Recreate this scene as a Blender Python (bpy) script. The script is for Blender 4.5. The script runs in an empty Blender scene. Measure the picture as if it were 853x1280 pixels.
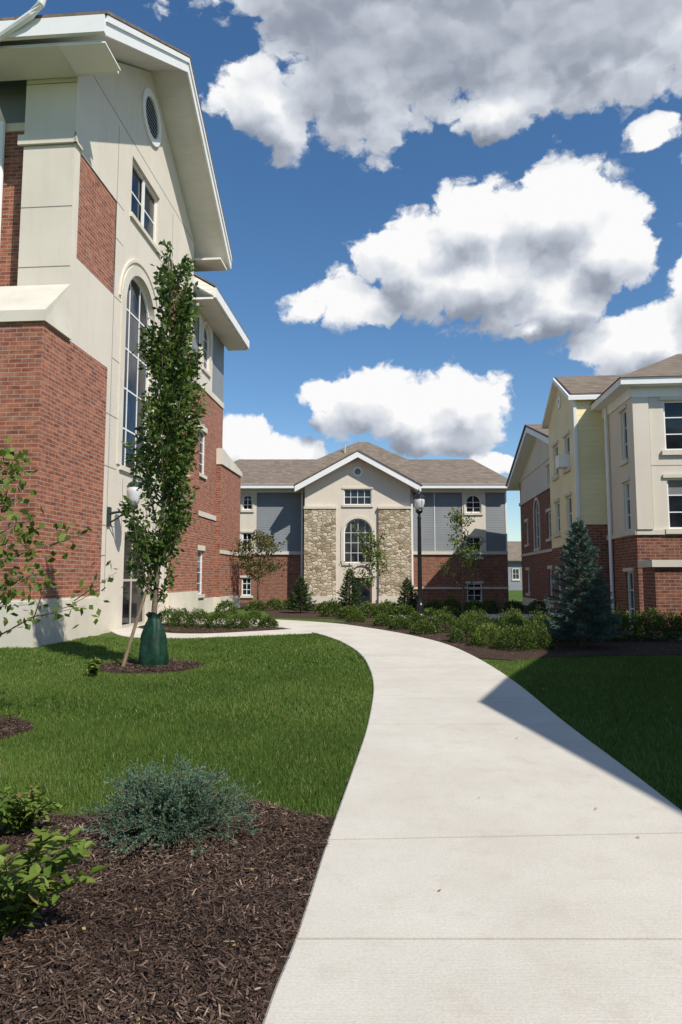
import bpy, math, random
import numpy as np
from mathutils import Vector
random.seed(7); rng=np.random.default_rng(7)
sc=bpy.context.scene
COL=sc.collection
# ------------------------------------------------------------------ node helpers
def setin(nt,sock,v):
    if isinstance(v,bpy.types.NodeSocket): nt.links.new(v,sock)
    elif isinstance(v,bpy.types.Node): nt.links.new(v.outputs[0],sock)
    else: sock.default_value=v
def ma(nt,op,a,b=None,c=None,clamp=False):
    n=nt.nodes.new('ShaderNodeMath'); n.operation=op; n.use_clamp=clamp
    for i,v in enumerate((a,b,c)):
        if v is not None: setin(nt,n.inputs[i],v)
    return n.outputs[0]
def vm(nt,op,a,b=None):
    n=nt.nodes.new('ShaderNodeVectorMath'); n.operation=op
    setin(nt,n.inputs[0],a)
    if b is not None: setin(nt,n.inputs[1],b)
    return n.outputs['Value'] if op in('LENGTH','DOT_PRODUCT','DISTANCE') else n.outputs[0]
def noise(nt,vec,scale,detail=4,rough=.5,out='Fac',dim='3D'):
    n=nt.nodes.new('ShaderNodeTexNoise'); n.noise_dimensions=dim; n.inputs['Scale'].default_value=scale
    n.inputs['Detail'].default_value=detail; n.inputs['Roughness'].default_value=rough
    if vec is not None: nt.links.new(vec,n.inputs['Vector'])
    return n.outputs[out]
def maprange(nt,v,a,b,c=0.,d=1.,smooth=False):
    n=nt.nodes.new('ShaderNodeMapRange')
    if smooth: n.interpolation_type='SMOOTHSTEP'
    setin(nt,n.inputs[0],v)
    for i,x in zip((1,2,3,4),(a,b,c,d)): n.inputs[i].default_value=x
    return n.outputs[0]
def mixc(nt,f,a,b,blend='MIX'):
    n=nt.nodes.new('ShaderNodeMix'); n.data_type='RGBA'; n.blend_type=blend
    setin(nt,n.inputs[0],f)
    for i,v in ((6,a),(7,b)):
        if isinstance(v,tuple) and len(v)==3: v=(*v,1)
        setin(nt,n.inputs[i],v)
    return n.outputs[2]
def ramp(nt,f,stops):
    n=nt.nodes.new('ShaderNodeValToRGB'); cr=n.color_ramp
    while len(cr.elements)<len(stops): cr.elements.new(.5)
    for e,(p,c) in zip(cr.elements,stops): e.position=p; e.color=(*c,1)
    nt.links.new(f,n.inputs[0]); return n.outputs[0]
def newmat(name,rough=.8,spec=.3):
    m=bpy.data.materials.new(name); m.use_nodes=True; nt=m.node_tree
    b=nt.nodes['Principled BSDF']; b.inputs['Roughness'].default_value=rough
    b.inputs['Specular IOR Level'].default_value=spec
    return m,nt,b
def objco(nt): return nt.nodes.new('ShaderNodeTexCoord').outputs['Object']
def bump(nt,b,h,st=.3,dist=.02):
    n=nt.nodes.new('ShaderNodeBump'); n.inputs['Strength'].default_value=st; n.inputs['Distance'].default_value=dist
    nt.links.new(h,n.inputs['Height']); nt.links.new(n.outputs[0],b.inputs['Normal'])
def simple(name,col,rough=.8,var=.12,scale=1.5,bs=60,bst=.15,spec=.3,metal=0):
    m,nt,b=newmat(name,rough,spec); co=objco(nt)
    n1=noise(nt,co,scale,4,.6)
    c=mixc(nt,maprange(nt,n1,.3,.7),tuple(x*(1-var) for x in col),tuple(min(1,x*(1+var)) for x in col))
    nt.links.new(c,b.inputs['Base Color']); b.inputs['Metallic'].default_value=metal
    if bst>0: bump(nt,b,noise(nt,co,bs,2),bst,.01)
    return m
def wallvec(nt):
    co=objco(nt); s=nt.nodes.new('ShaderNodeSeparateXYZ'); nt.links.new(co,s.inputs[0])
    u=ma(nt,'ADD',s.outputs[0],s.outputs[1]); c=nt.nodes.new('ShaderNodeCombineXYZ')
    nt.links.new(u,c.inputs[0]); nt.links.new(s.outputs[2],c.inputs[1]); return co,c.outputs[0],s.outputs[2]
def stuccom(name,col,streak=.12):
    m,nt,b=newmat(name,.92,.15); co,v,z=wallvec(nt)
    n1=noise(nt,co,.5,5,.6); st=noise(nt,vm(nt,'MULTIPLY',v,(2.2,.18,1.)),1.3,5,.65)
    c=mixc(nt,maprange(nt,n1,.3,.7),tuple(x*.95 for x in col),tuple(x*1.04 for x in col))
    c=mixc(nt,maprange(nt,st,.5,.75,0,streak*2),c,tuple(x*.72 for x in col))
    nt.links.new(c,b.inputs['Base Color']); bump(nt,b,noise(nt,co,45,3,.6),.3,.012); return m
def brickmat(name,w,h,mort=.012,dark=1.):
    m,nt,b=newmat(name,.85,.2); co,v,z=wallvec(nt)
    t=nt.nodes.new('ShaderNodeTexBrick'); nt.links.new(v,t.inputs['Vector'])
    t.inputs['Scale'].default_value=1; t.inputs['Brick Width'].default_value=w; t.inputs['Row Height'].default_value=h
    t.inputs['Mortar Size'].default_value=mort; t.inputs['Mortar Smooth'].default_value=.2; t.inputs['Bias'].default_value=-.1
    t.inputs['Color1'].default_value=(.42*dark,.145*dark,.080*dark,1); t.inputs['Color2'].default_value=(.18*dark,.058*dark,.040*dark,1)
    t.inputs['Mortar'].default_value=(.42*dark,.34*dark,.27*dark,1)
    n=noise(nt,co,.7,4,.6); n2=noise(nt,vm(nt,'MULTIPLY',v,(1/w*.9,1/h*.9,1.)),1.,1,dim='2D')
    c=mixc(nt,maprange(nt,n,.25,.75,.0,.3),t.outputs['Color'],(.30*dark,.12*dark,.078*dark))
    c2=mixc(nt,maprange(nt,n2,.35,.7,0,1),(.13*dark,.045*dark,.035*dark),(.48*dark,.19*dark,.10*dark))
    c=mixc(nt,ma(nt,'MULTIPLY',ma(nt,'SUBTRACT',1.,t.outputs['Fac']),.5),c,c2)
    # rain-washed dust near the ground and soft vertical weathering
    stn=noise(nt,vm(nt,'MULTIPLY',v,(1.6,.2,1.)),1.2,4,.6)
    c=mixc(nt,maprange(nt,stn,.52,.75,0,.22),c,(.40*dark,.27*dark,.20*dark))
    nt.links.new(c,b.inputs['Base Color'])
    bump(nt,b,ma(nt,'ADD',ma(nt,'MULTIPLY',t.outputs['Fac'],-1.),ma(nt,'MULTIPLY',noise(nt,co,60,2),.4)),.6,.015)
    return m
def siding(name,col,pitch=.16):
    m,nt,b=newmat(name,.6,.3); co,v,z=wallvec(nt)
    f=ma(nt,'FRACT',ma(nt,'DIVIDE',z,pitch))
    n=noise(nt,co,1.,4)
    c=mixc(nt,maprange(nt,n,.3,.7),tuple(x*.92 for x in col),tuple(x*1.06 for x in col))
    nt.links.new(c,b.inputs['Base Color'])
    bump(nt,b,ma(nt,'SUBTRACT',1.,f),1.,pitch*.22)
    return m
def fieldstone(name):
    m,nt,b=newmat(name,.9,.2); co,v,z=wallvec(nt)
    v2=vm(nt,'MULTIPLY',v,(1.,1.9,1.)); dd=noise(nt,v2,2.5,2,.5,'Color')
    v3=vm(nt,'ADD',v2,vm(nt,'MULTIPLY',dd,(.12,.12,0)))
    a=nt.nodes.new('ShaderNodeTexVoronoi'); a.inputs['Scale'].default_value=3.; a.voronoi_dimensions='2D'; nt.links.new(v3,a.inputs['Vector'])
    e=nt.nodes.new('ShaderNodeTexVoronoi'); e.feature='DISTANCE_TO_EDGE'; e.voronoi_dimensions='2D'; e.inputs['Scale'].default_value=3.; nt.links.new(v3,e.inputs['Vector'])
    s=nt.nodes.new('ShaderNodeSeparateColor'); nt.links.new(a.outputs['Color'],s.inputs[0])
    c=ramp(nt,s.outputs[0],[(0,(.24,.18,.11)),(.35,(.42,.34,.22)),(.7,(.56,.47,.33)),(1,(.66,.59,.46))])
    c=mixc(nt,maprange(nt,e.outputs['Distance'],.02,.07,1,0),c,(.34,.29,.22))
    nt.links.new(c,b.inputs['Base Color'])
    bump(nt,b,maprange(nt,e.outputs['Distance'],.0,.15),.8,.05)
    return m
def shingles(name,col):
    m,nt,b=newmat(name,.95,.1); co=objco(nt)
    s=nt.nodes.new('ShaderNodeSeparateXYZ'); nt.links.new(co,s.inputs[0])
    c0=nt.nodes.new('ShaderNodeCombineXYZ'); nt.links.new(ma(nt,'ADD',s.outputs[0],s.outputs[1]),c0.inputs[0]); nt.links.new(s.outputs[2],c0.inputs[1])
    t=nt.nodes.new('ShaderNodeTexBrick'); nt.links.new(c0.outputs[0],t.inputs['Vector']); t.inputs['Scale'].default_value=1
    t.inputs['Brick Width'].default_value=.35; t.inputs['Row Height'].default_value=.1; t.inputs['Mortar Size'].default_value=.006
    t.inputs['Color1'].default_value=(*[x*1.25 for x in col],1); t.inputs['Color2'].default_value=(*[x*.75 for x in col],1); t.inputs['Mortar'].default_value=(*[x*.5 for x in col],1)
    c=mixc(nt,maprange(nt,noise(nt,co,25,3,.7),.3,.7,0,.5),t.outputs['Color'],tuple(x*.7 for x in col))
    nt.links.new(c,b.inputs['Base Color']); bump(nt,b,noise(nt,co,80,2),.4,.02); return m
def varmat(name,stops,rough=.6,trans=.0,spec=.2):
    m,nt,b=newmat(name,rough,spec)
    at=nt.nodes.new('ShaderNodeAttribute'); at.attribute_name='var'
    c=ramp(nt,at.outputs['Fac'],stops); nt.links.new(c,b.inputs['Base Color'])
    if trans>0:
        tr=nt.nodes.new('ShaderNodeBsdfTranslucent'); nt.links.new(mixc(nt,.5,c,(.12,.18,.02)),tr.inputs[0])
        mx=nt.nodes.new('ShaderNodeMixShader'); mx.inputs[0].default_value=trans
        nt.links.new(b.outputs[0],mx.inputs[1]); nt.links.new(tr.outputs[0],mx.inputs[2])
        nt.links.new(mx.outputs[0],nt.nodes['Material Output'].inputs[0])
    return m
# ------------------------------------------------------------------ materials
BRICK=brickmat('brick_large',.36,.118,.010)
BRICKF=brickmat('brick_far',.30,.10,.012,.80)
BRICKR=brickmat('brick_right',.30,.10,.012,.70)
STUCCO=stuccom('stucco',(.68,.61,.505))
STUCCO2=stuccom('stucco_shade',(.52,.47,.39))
LIME=simple('limestone',(.64,.585,.48),.85,.10,.9,70,.2)
WHITE=simple('white_trim',(.80,.79,.76),.5,.03,1,50,0)
SOFFIT=siding('soffit_vinyl',(.74,.71,.64),.2)
GRAYS=siding('gray_siding',(.20,.215,.225),.17)
YELS=siding('yellow_siding',(.80,.68,.38),.2)  # yellow brightened to stand in for sun blocked from the front wall
ROOF=shingles('roof_shingles',(.225,.18,.14))
STONE=fieldstone('fieldstone')
JOINT=simple('joint_sealant',(.24,.21,.17),.9,.1,3,50,0)
BLACK=simple('black_metal',(.012,.013,.014),.35,.2,4,40,.05,.5)
GREENM=simple('green_metal',(.015,.035,.028),.4,.2,4,40,.05,.5)
BAG=simple('green_bag',(.008,.036,.020),.55,.4,8,14,.7,.3)
BARK=simple('bark',(.16,.12,.085),.9,.35,14,40,.8)
WOOD=simple('stake_wood',(.24,.17,.10),.85,.2,10,40,.4)
DARK=simple('dark_interior',(.02,.02,.022),.9,.1,2,20,0)
BLIND=simple('window_blind',(.20,.20,.19),.5,.1,2,20,0)
def glassm():
    m,nt,b=newmat('window_glass',.05,.42); co=objco(nt)
    nt.links.new(mixc(nt,maprange(nt,noise(nt,co,1.3,3),.4,.65),(.005,.007,.011),(.022,.027,.034)),b.inputs['Base Color'])
    bump(nt,b,noise(nt,co,.8,1),.08,.05); return m
GLASS=glassm()
def frost():
    m,nt,b=newmat('frosted_globe',.25,.5); b.inputs['Base Color'].default_value=(.75,.76,.74,1)
    b.inputs['Transmission Weight'].default_value=.25; return m
GLOBE=frost()
def concrete():
    m,nt,b=newmat('concrete',.9,.15); co=objco(nt)
    a=noise(nt,co,.8,5,.65); f=noise(nt,co,70,3,.7); s=noise(nt,co,5,5,.7); q=noise(nt,co,.25,3,.6)
    c=mixc(nt,maprange(nt,a,.3,.7),(.56,.515,.44),(.68,.635,.55))
    c=mixc(nt,maprange(nt,s,.52,.8,0,.5),c,(.43,.38,.31))
    c=mixc(nt,maprange(nt,q,.5,.7,0,.28),c,(.50,.45,.37))
    c=mixc(nt,maprange(nt,f,.4,.75,0,.5),c,(.42,.39,.33))
    nt.links.new(c,b.inputs['Base Color'])
    bump(nt,b,ma(nt,'ADD',f,noise(nt,vm(nt,'MULTIPLY',co,(3.,120.,1.)),1,2)),.35,.006); return m
CONC=concrete()
def groundm():
    m,nt,b=newmat('grass_ground',.95,.1); co=objco(nt)
    a=noise(nt,co,.35,4,.6); f=noise(nt,co,30,3,.7)
    c=mixc(nt,maprange(nt,a,.3,.7),(.062,.110,.020),(.10,.160,.034))
    c=mixc(nt,maprange(nt,f,.4,.7,0,.6),c,(.042,.066,.016))
    nt.links.new(c,b.inputs['Base Color']); bump(nt,b,f,.8,.03); return m
GROUND=groundm()
def mulchm():
    m,nt,b=newmat('mulch_base',.95,.1); co=objco(nt)
    f=noise(nt,co,35,5,.75); a=noise(nt,co,1.2,4)
    c=ramp(nt,f,[(.3,(.022,.014,.011)),(.5,(.075,.047,.035)),(.7,(.16,.108,.080))])
    c=mixc(nt,maprange(nt,a,.35,.65,0,.35),c,(.12,.080,.060))
    nt.links.new(c,b.inputs['Base Color']); bump(nt,b,f,1.,.05); return m
MULCH=mulchm()
CHIP=varmat('mulch_chips',[(0,(.024,.015,.012)),(.45,(.085,.052,.038)),(.8,(.17,.112,.082)),(1,(.40,.31,.23))],.9)
GRASS=varmat('grass_blades',[(0,(.058,.110,.018)),(.5,(.110,.180,.030)),(.85,(.170,.245,.050)),(1,(.34,.31,.13))],.55,.25)
LEAF=varmat('leaf_green',[(0,(.025,.055,.010)),(.5,(.075,.13,.024)),(.9,(.14,.21,.04)),(1,(.22,.25,.07))],.42,.3,.4)
LEAFY=varmat('leaf_lime',[(0,(.05,.09,.012)),(.5,(.12,.19,.028)),(.9,(.20,.26,.05)),(1,(.20,.12,.05))],.5,.3,.3)
LEAFR=varmat('leaf_olive',[(0,(.05,.06,.02)),(.5,(.12,.125,.035)),(.9,(.19,.15,.06)),(1,(.24,.12,.06))],.5,.3)
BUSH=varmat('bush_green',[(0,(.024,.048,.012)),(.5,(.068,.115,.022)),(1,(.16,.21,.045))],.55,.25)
DRY=varmat('dry_leaves',[(0,(.20,.10,.04)),(1,(.40,.28,.12))],.8)
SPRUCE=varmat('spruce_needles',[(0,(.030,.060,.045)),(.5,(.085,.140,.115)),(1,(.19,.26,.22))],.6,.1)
FIR=varmat('fir_needles',[(0,(.015,.038,.012)),(.5,(.040,.080,.024)),(1,(.10,.14,.045))],.6,.1)
JUN=varmat('juniper_needles',[(0,(.022,.050,.027)),(.5,(.080,.140,.085)),(1,(.20,.28,.19))],.6,.15)
# ------------------------------------------------------------------ mesh helpers
def arrmesh(name,V,Fc,mat,var=None,parent=None):
    V=np.asarray(V,dtype=np.float32); Fc=np.asarray(Fc,dtype=np.int32); k=Fc.shape[1]
    me=bpy.data.meshes.new(name); me.vertices.add(len(V)); me.vertices.foreach_set('co',V.ravel())
    me.loops.add(Fc.size); me.loops.foreach_set('vertex_index',Fc.ravel())
    me.polygons.add(len(Fc)); me.polygons.foreach_set('loop_start',np.arange(0,Fc.size,k,dtype=np.int32))
    me.polygons.foreach_set('loop_total',np.full(len(Fc),k,dtype=np.int32))
    if var is not None:
        at=me.attributes.new('var','FLOAT','POINT'); at.data.foreach_set('value',np.asarray(var,dtype=np.float32))
    me.update(calc_edges=True); me.materials.append(mat)
    ob=bpy.data.objects.new(name,me); COL.objects.link(ob)
    if parent: ob.parent=parent
    return ob
def pymesh(name,vs,fs,mat,parent=None,smooth=False):
    me=bpy.data.meshes.new(name); me.from_pydata(vs,[],fs); me.update(); me.materials.append(mat)
    if smooth:
        for p in me.polygons: p.use_smooth=True
    ob=bpy.data.objects.new(name,me); COL.objects.link(ob)
    if parent: ob.parent=parent
    return ob
def empty(name,loc=(0,0,0),rz=0):
    e=bpy.data.objects.new(name,None); e.location=loc; e.rotation_euler=(0,0,rz); COL.objects.link(e); return e
def unit(a): return a/np.maximum(np.linalg.norm(a,axis=1,keepdims=True),1e-6)
def leafquads(P,D,L,W,up=None):
    n=len(P); D=unit(D); R=unit(np.cross(D,unit(rng.normal(size=(n,3)))))
    L=np.broadcast_to(np.asarray(L,float).reshape(-1,1),(n,1)); W=np.broadcast_to(np.asarray(W,float).reshape(-1,1),(n,1))
    V=np.stack([P,P+D*L*.45+R*W*.5,P+D*L,P+D*L*.45-R*W*.5],1).reshape(-1,3)
    return V,np.arange(4*n).reshape(-1,4)
def tube(pts,rad,sides=8):
    vs=[];fs=[];n=len(pts)
    for i,p in enumerate(pts):
        p=Vector(p); d=(Vector(pts[min(i+1,n-1)])-Vector(pts[max(i-1,0)])).normalized()
        a=d.orthogonal().normalized() if abs(d.z)<.99 else Vector((1,0,0)); 
        if abs(d.z)>=.5: a=(Vector((1,0,0))-d*d.x).normalized()
        b=d.cross(a)
        for j in range(sides):
            t=2*math.pi*j/sides; vs.append(tuple(p+(a*math.cos(t)+b*math.sin(t))*rad[i]))
    for i in range(n-1):
        for j in range(sides):
            k=(j+1)%sides; fs.append((i*sides+j,i*sides+k,(i+1)*sides+k,(i+1)*sides+j))
    fs.append(tuple(range(sides))[::-1]); fs.append(tuple((n-1)*sides+j for j in range(sides)))
    return vs,fs
def merge(lst):
    V=[];F=[]
    for v,f in lst:
        o=len(V); V+=list(v); F+=[tuple(i+o for i in q) for q in f]
    return V,F
def lathe(profile,sides=16,c=(0,0)):
    vs=[];fs=[]
    for r,z in profile:
        for j in range(sides):
            t=2*math.pi*j/sides; vs.append((c[0]+r*math.cos(t),c[1]+r*math.sin(t),z))
    for i in range(len(profile)-1):
        for j in range(sides):
            k=(j+1)%sides; fs.append((i*sides+j,i*sides+k,(i+1)*sides+k,(i+1)*sides+j))
    fs.append(tuple(range(sides))[::-1]); fs.append(tuple((len(profile)-1)*sides+j for j in range(sides)))
    return vs,fs
def catmull(pts,n=8):
    P=[np.array(p,float) for p in pts]; P=[2*P[0]-P[1]]+P+[2*P[-1]-P[-2]]; out=[]
    for i in range(1,len(P)-2):
        for k in range(n):
            t=k/n; a,b,c,d=P[i-1:i+3]
            out.append(.5*((2*b)+(-a+c)*t+(2*a-5*b+4*c-d)*t*t+(-a+3*b-3*c+d)*t**3))
    out.append(P[-2]); return np.array(out)
def pip(x,y,poly):
    ins=np.zeros(len(x),bool); n=len(poly); j=n-1
    for i in range(n):
        xi,yi=poly[i]; xj,yj=poly[j]
        c=((yi>y)!=(yj>y))&(x<(xj-xi)*(y-yi)/((yj-yi) if yj!=yi else 1e-9)+xi)
        ins^=c; j=i
    return ins
def sample(poly,n,ymin=None,ymax=None):
    p=np.array(poly); x0,y0=p.min(0); x1,y1=p.max(0)
    if ymin is not None: y0=max(y0,ymin)
    if ymax is not None: y1=min(y1,ymax)
    x=rng.uniform(x0,x1,n); y=rng.uniform(y0,y1,n); m=pip(x,y,poly); return x[m],y[m]
# ------------------------------------------------------------------ building helper
def FR(kind,off):
    if kind=='x+': return lambda s,z,d:(off+d,s,z)
    if kind=='x-': return lambda s,z,d:(off-d,s,z)
    return lambda s,z,d:(s,off-d,z)
class Bld:
    def __init__(s,name,loc,rz=0): s.e=empty(name,loc,rz); s.p={}
    def add(s,part,mat,vs,fs):
        m,V,F=s.p.setdefault(part+'|'+mat.name,(mat,[],[])); o=len(V); V+=vs; F+=[tuple(i+o for i in f) for f in fs]
    def prism8(s,part,mat,c):
        s.add(part,mat,c,[(0,3,2,1),(4,5,6,7),(0,1,5,4),(1,2,6,5),(2,3,7,6),(3,0,4,7)])
    def box(s,part,mat,x0,x1,y0,y1,z0,z1):
        s.prism8(part,mat,[(x0,y0,z0),(x1,y0,z0),(x1,y1,z0),(x0,y1,z0),(x0,y0,z1),(x1,y0,z1),(x1,y1,z1),(x0,y1,z1)])
    def fbox(s,part,mat,F,s0,s1,z0,z1,d0,d1):
        s.prism8(part,mat,[F(s0,z0,d0),F(s1,z0,d0),F(s1,z0,d1),F(s0,z0,d1),F(s0,z1,d0),F(s1,z1,d0),F(s1,z1,d1),F(s0,z1,d1)])
    def poly(s,part,mat,pts): s.add(part,mat,list(pts),[tuple(range(len(pts)))])
    def extrude(s,part,mat,prof,fn,a,b):
        n=len(prof); vs=[fn(p,q,a) for p,q in prof]+[fn(p,q,b) for p,q in prof]
        fs=[tuple(range(n)),tuple(range(2*n-1,n-1,-1))]+[(i,(i+1)%n,n+(i+1)%n,n+i) for i in range(n)]
        s.add(part,mat,vs,fs)
    def wall(s,part,mat,F,s0,s1,z0,z1,holes=(),depth=.2):
        S=sorted({s0,s1,*[min(max(v,s0),s1) for h in holes for v in h[:2]]}); Z=sorted({z0,z1,*[min(max(v,z0),z1) for h in holes for v in h[2:4]]})
        for i in range(len(S)-1):
            for j in range(len(Z)-1):
                cs=(S[i]+S[i+1])/2; cz=(Z[j]+Z[j+1])/2
                if any(h[0]<cs<h[1] and h[2]<cz<h[3] for h in holes): continue
                s.add(part,mat,[F(S[i],Z[j],0),F(S[i+1],Z[j],0),F(S[i+1],Z[j+1],0),F(S[i],Z[j+1],0)],[(0,1,2,3)])
        for h in holes:
            a,b,c,d=h[:4]; arch=len(h)>4 and h[4]
            c2=max(c,z0); d2=min(d,z1)
            if d2<=c2: continue
            r=(b-a)/2; dt=d-r if arch else d
            for q in (a,b):
                zz=min(dt,d2)
                if zz>c2: s.add(part,mat,[F(q,c2,0),F(q,zz,0),F(q,zz,-depth),F(q,c2,-depth)],[(0,1,2,3)])
            if c>=z0: s.add(part,mat,[F(a,c,0),F(b,c,0),F(b,c,-depth),F(a,c,-depth)],[(0,1,2,3)])
            if d<=z1:
                if not arch: s.add(part,mat,[F(a,d,0),F(b,d,0),F(b,d,-depth),F(a,d,-depth)],[(0,1,2,3)])
                else:
                    m=(a+b)/2; N=16; pr=[(m-r*math.cos(math.pi*k/N),dt+r*math.sin(math.pi*k/N)) for k in range(N+1)]
                    for k in range(N):
                        (p,q),(u,v)=pr[k],pr[k+1]
                        s.add(part,mat,[F(p,q,0),F(u,v,0),F(u,d,0),F(p,d,0)],[(0,1,2,3)])
                        s.add(part,mat,[F(p,q,0),F(u,v,0),F(u,v,-depth),F(p,q,-depth)],[(0,1,2,3)])
    def ring(s,part,mat,F,cs,cz,r0,r1,d0,d1,a0=0,a1=math.pi,N=20):
        for k in range(N):
            t=a0+(a1-a0)*k/N; u=a0+(a1-a0)*(k+1)/N
            c=[]
            for d in (d0,d1):
                c+= [F(cs+r0*math.cos(t),cz+r0*math.sin(t),d),F(cs+r1*math.cos(t),cz+r1*math.sin(t),d),F(cs+r1*math.cos(u),cz+r1*math.sin(u),d),F(cs+r0*math.cos(u),cz+r0*math.sin(u),d)]
            s.prism8(part,mat,c)
    def window(s,F,a,b,c,d,nx=2,ny=2,arch=False,fw=.07,mw=.035,sill=True,trim=0,dep=.13,sillmat=None,frm=None,blind=0):
        W=frm or WHITE; r=(b-a)/2; m=(a+b)/2; dt=d-r if arch else d
        pts=[(a,c),(b,c)]
        if arch: pts+=[(m+r*math.cos(math.pi*k/16),dt+r*math.sin(math.pi*k/16)) for k in range(17)]
        else: pts+=[(b,d),(a,d)]
        s.poly('window_glass',GLASS,[F(p,q,-dep) for p,q in pts])
        f0,f1=-dep+.003,-dep+.07
        if blind: s.fbox('window_blinds',BLIND,F,a+fw,b-fw,dt-(dt-c)*blind,dt-fw,-dep+.001,-dep+.0025)
        s.fbox('window_frames',W,F,a,a+fw,c,dt,f0,f1); s.fbox('window_frames',W,F,b-fw,b,c,dt,f0,f1)
        s.fbox('window_frames',W,F,a+fw,b-fw,c,c+fw,f0,f1)
        if arch: s.ring('window_frames',W,F,m,dt,r-fw,r,f0,f1)
        else: s.fbox('window_frames',W,F,a+fw,b-fw,d-fw,d,f0,f1)
        g1=f0+.022
        for i in range(1,nx):
            x=a+(b-a)*i/nx; w=mw
            top=dt+(math.sqrt(max(0,r*r-(x-m)**2)) if arch else 0)
            s.fbox('window_frames',W,F,x-w/2,x+w/2,c+fw,top-fw,f0,g1)
        for j in range(1,ny):
            z=c+(dt-c)*j/ny; s.fbox('window_frames',W,F,a+fw,b-fw,z-mw/2,z+mw/2,f0,g1-.004)
        if arch: s.fbox('window_frames',W,F,a+fw,b-fw,dt-mw/2,dt+mw/2,f0,g1-.004)
        if sill: s.fbox('window_sills',sillmat or LIME,F,a-.12,b+.12,c-.16,c-.002,-.02,.09)
        if trim:
            if arch: s.ring('window_trim',LIME,F,m,dt,r+.003,r+trim,-.01,.05)
            else: s.fbox('window_trim',LIME,F,a-.12,b+.12,d+.002,d+trim,-.02,.06)
            if arch:
                s.fbox('window_trim',LIME,F,a-trim,a-.003,c,dt,-.01,.05); s.fbox('window_trim',LIME,F,b+.003,b+trim,c,dt,-.01,.05)
    def done(s):
        for k,(m,V,F) in s.p.items(): pymesh(k.split('|')[0],V,F,m,s.e)
def chev(yc,hw,ze,zp,t):
    return [(yc-hw,ze),(yc,zp),(yc+hw,ze),(yc+hw,ze-t),(yc,zp-t),(yc-hw,ze-t)]
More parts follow.
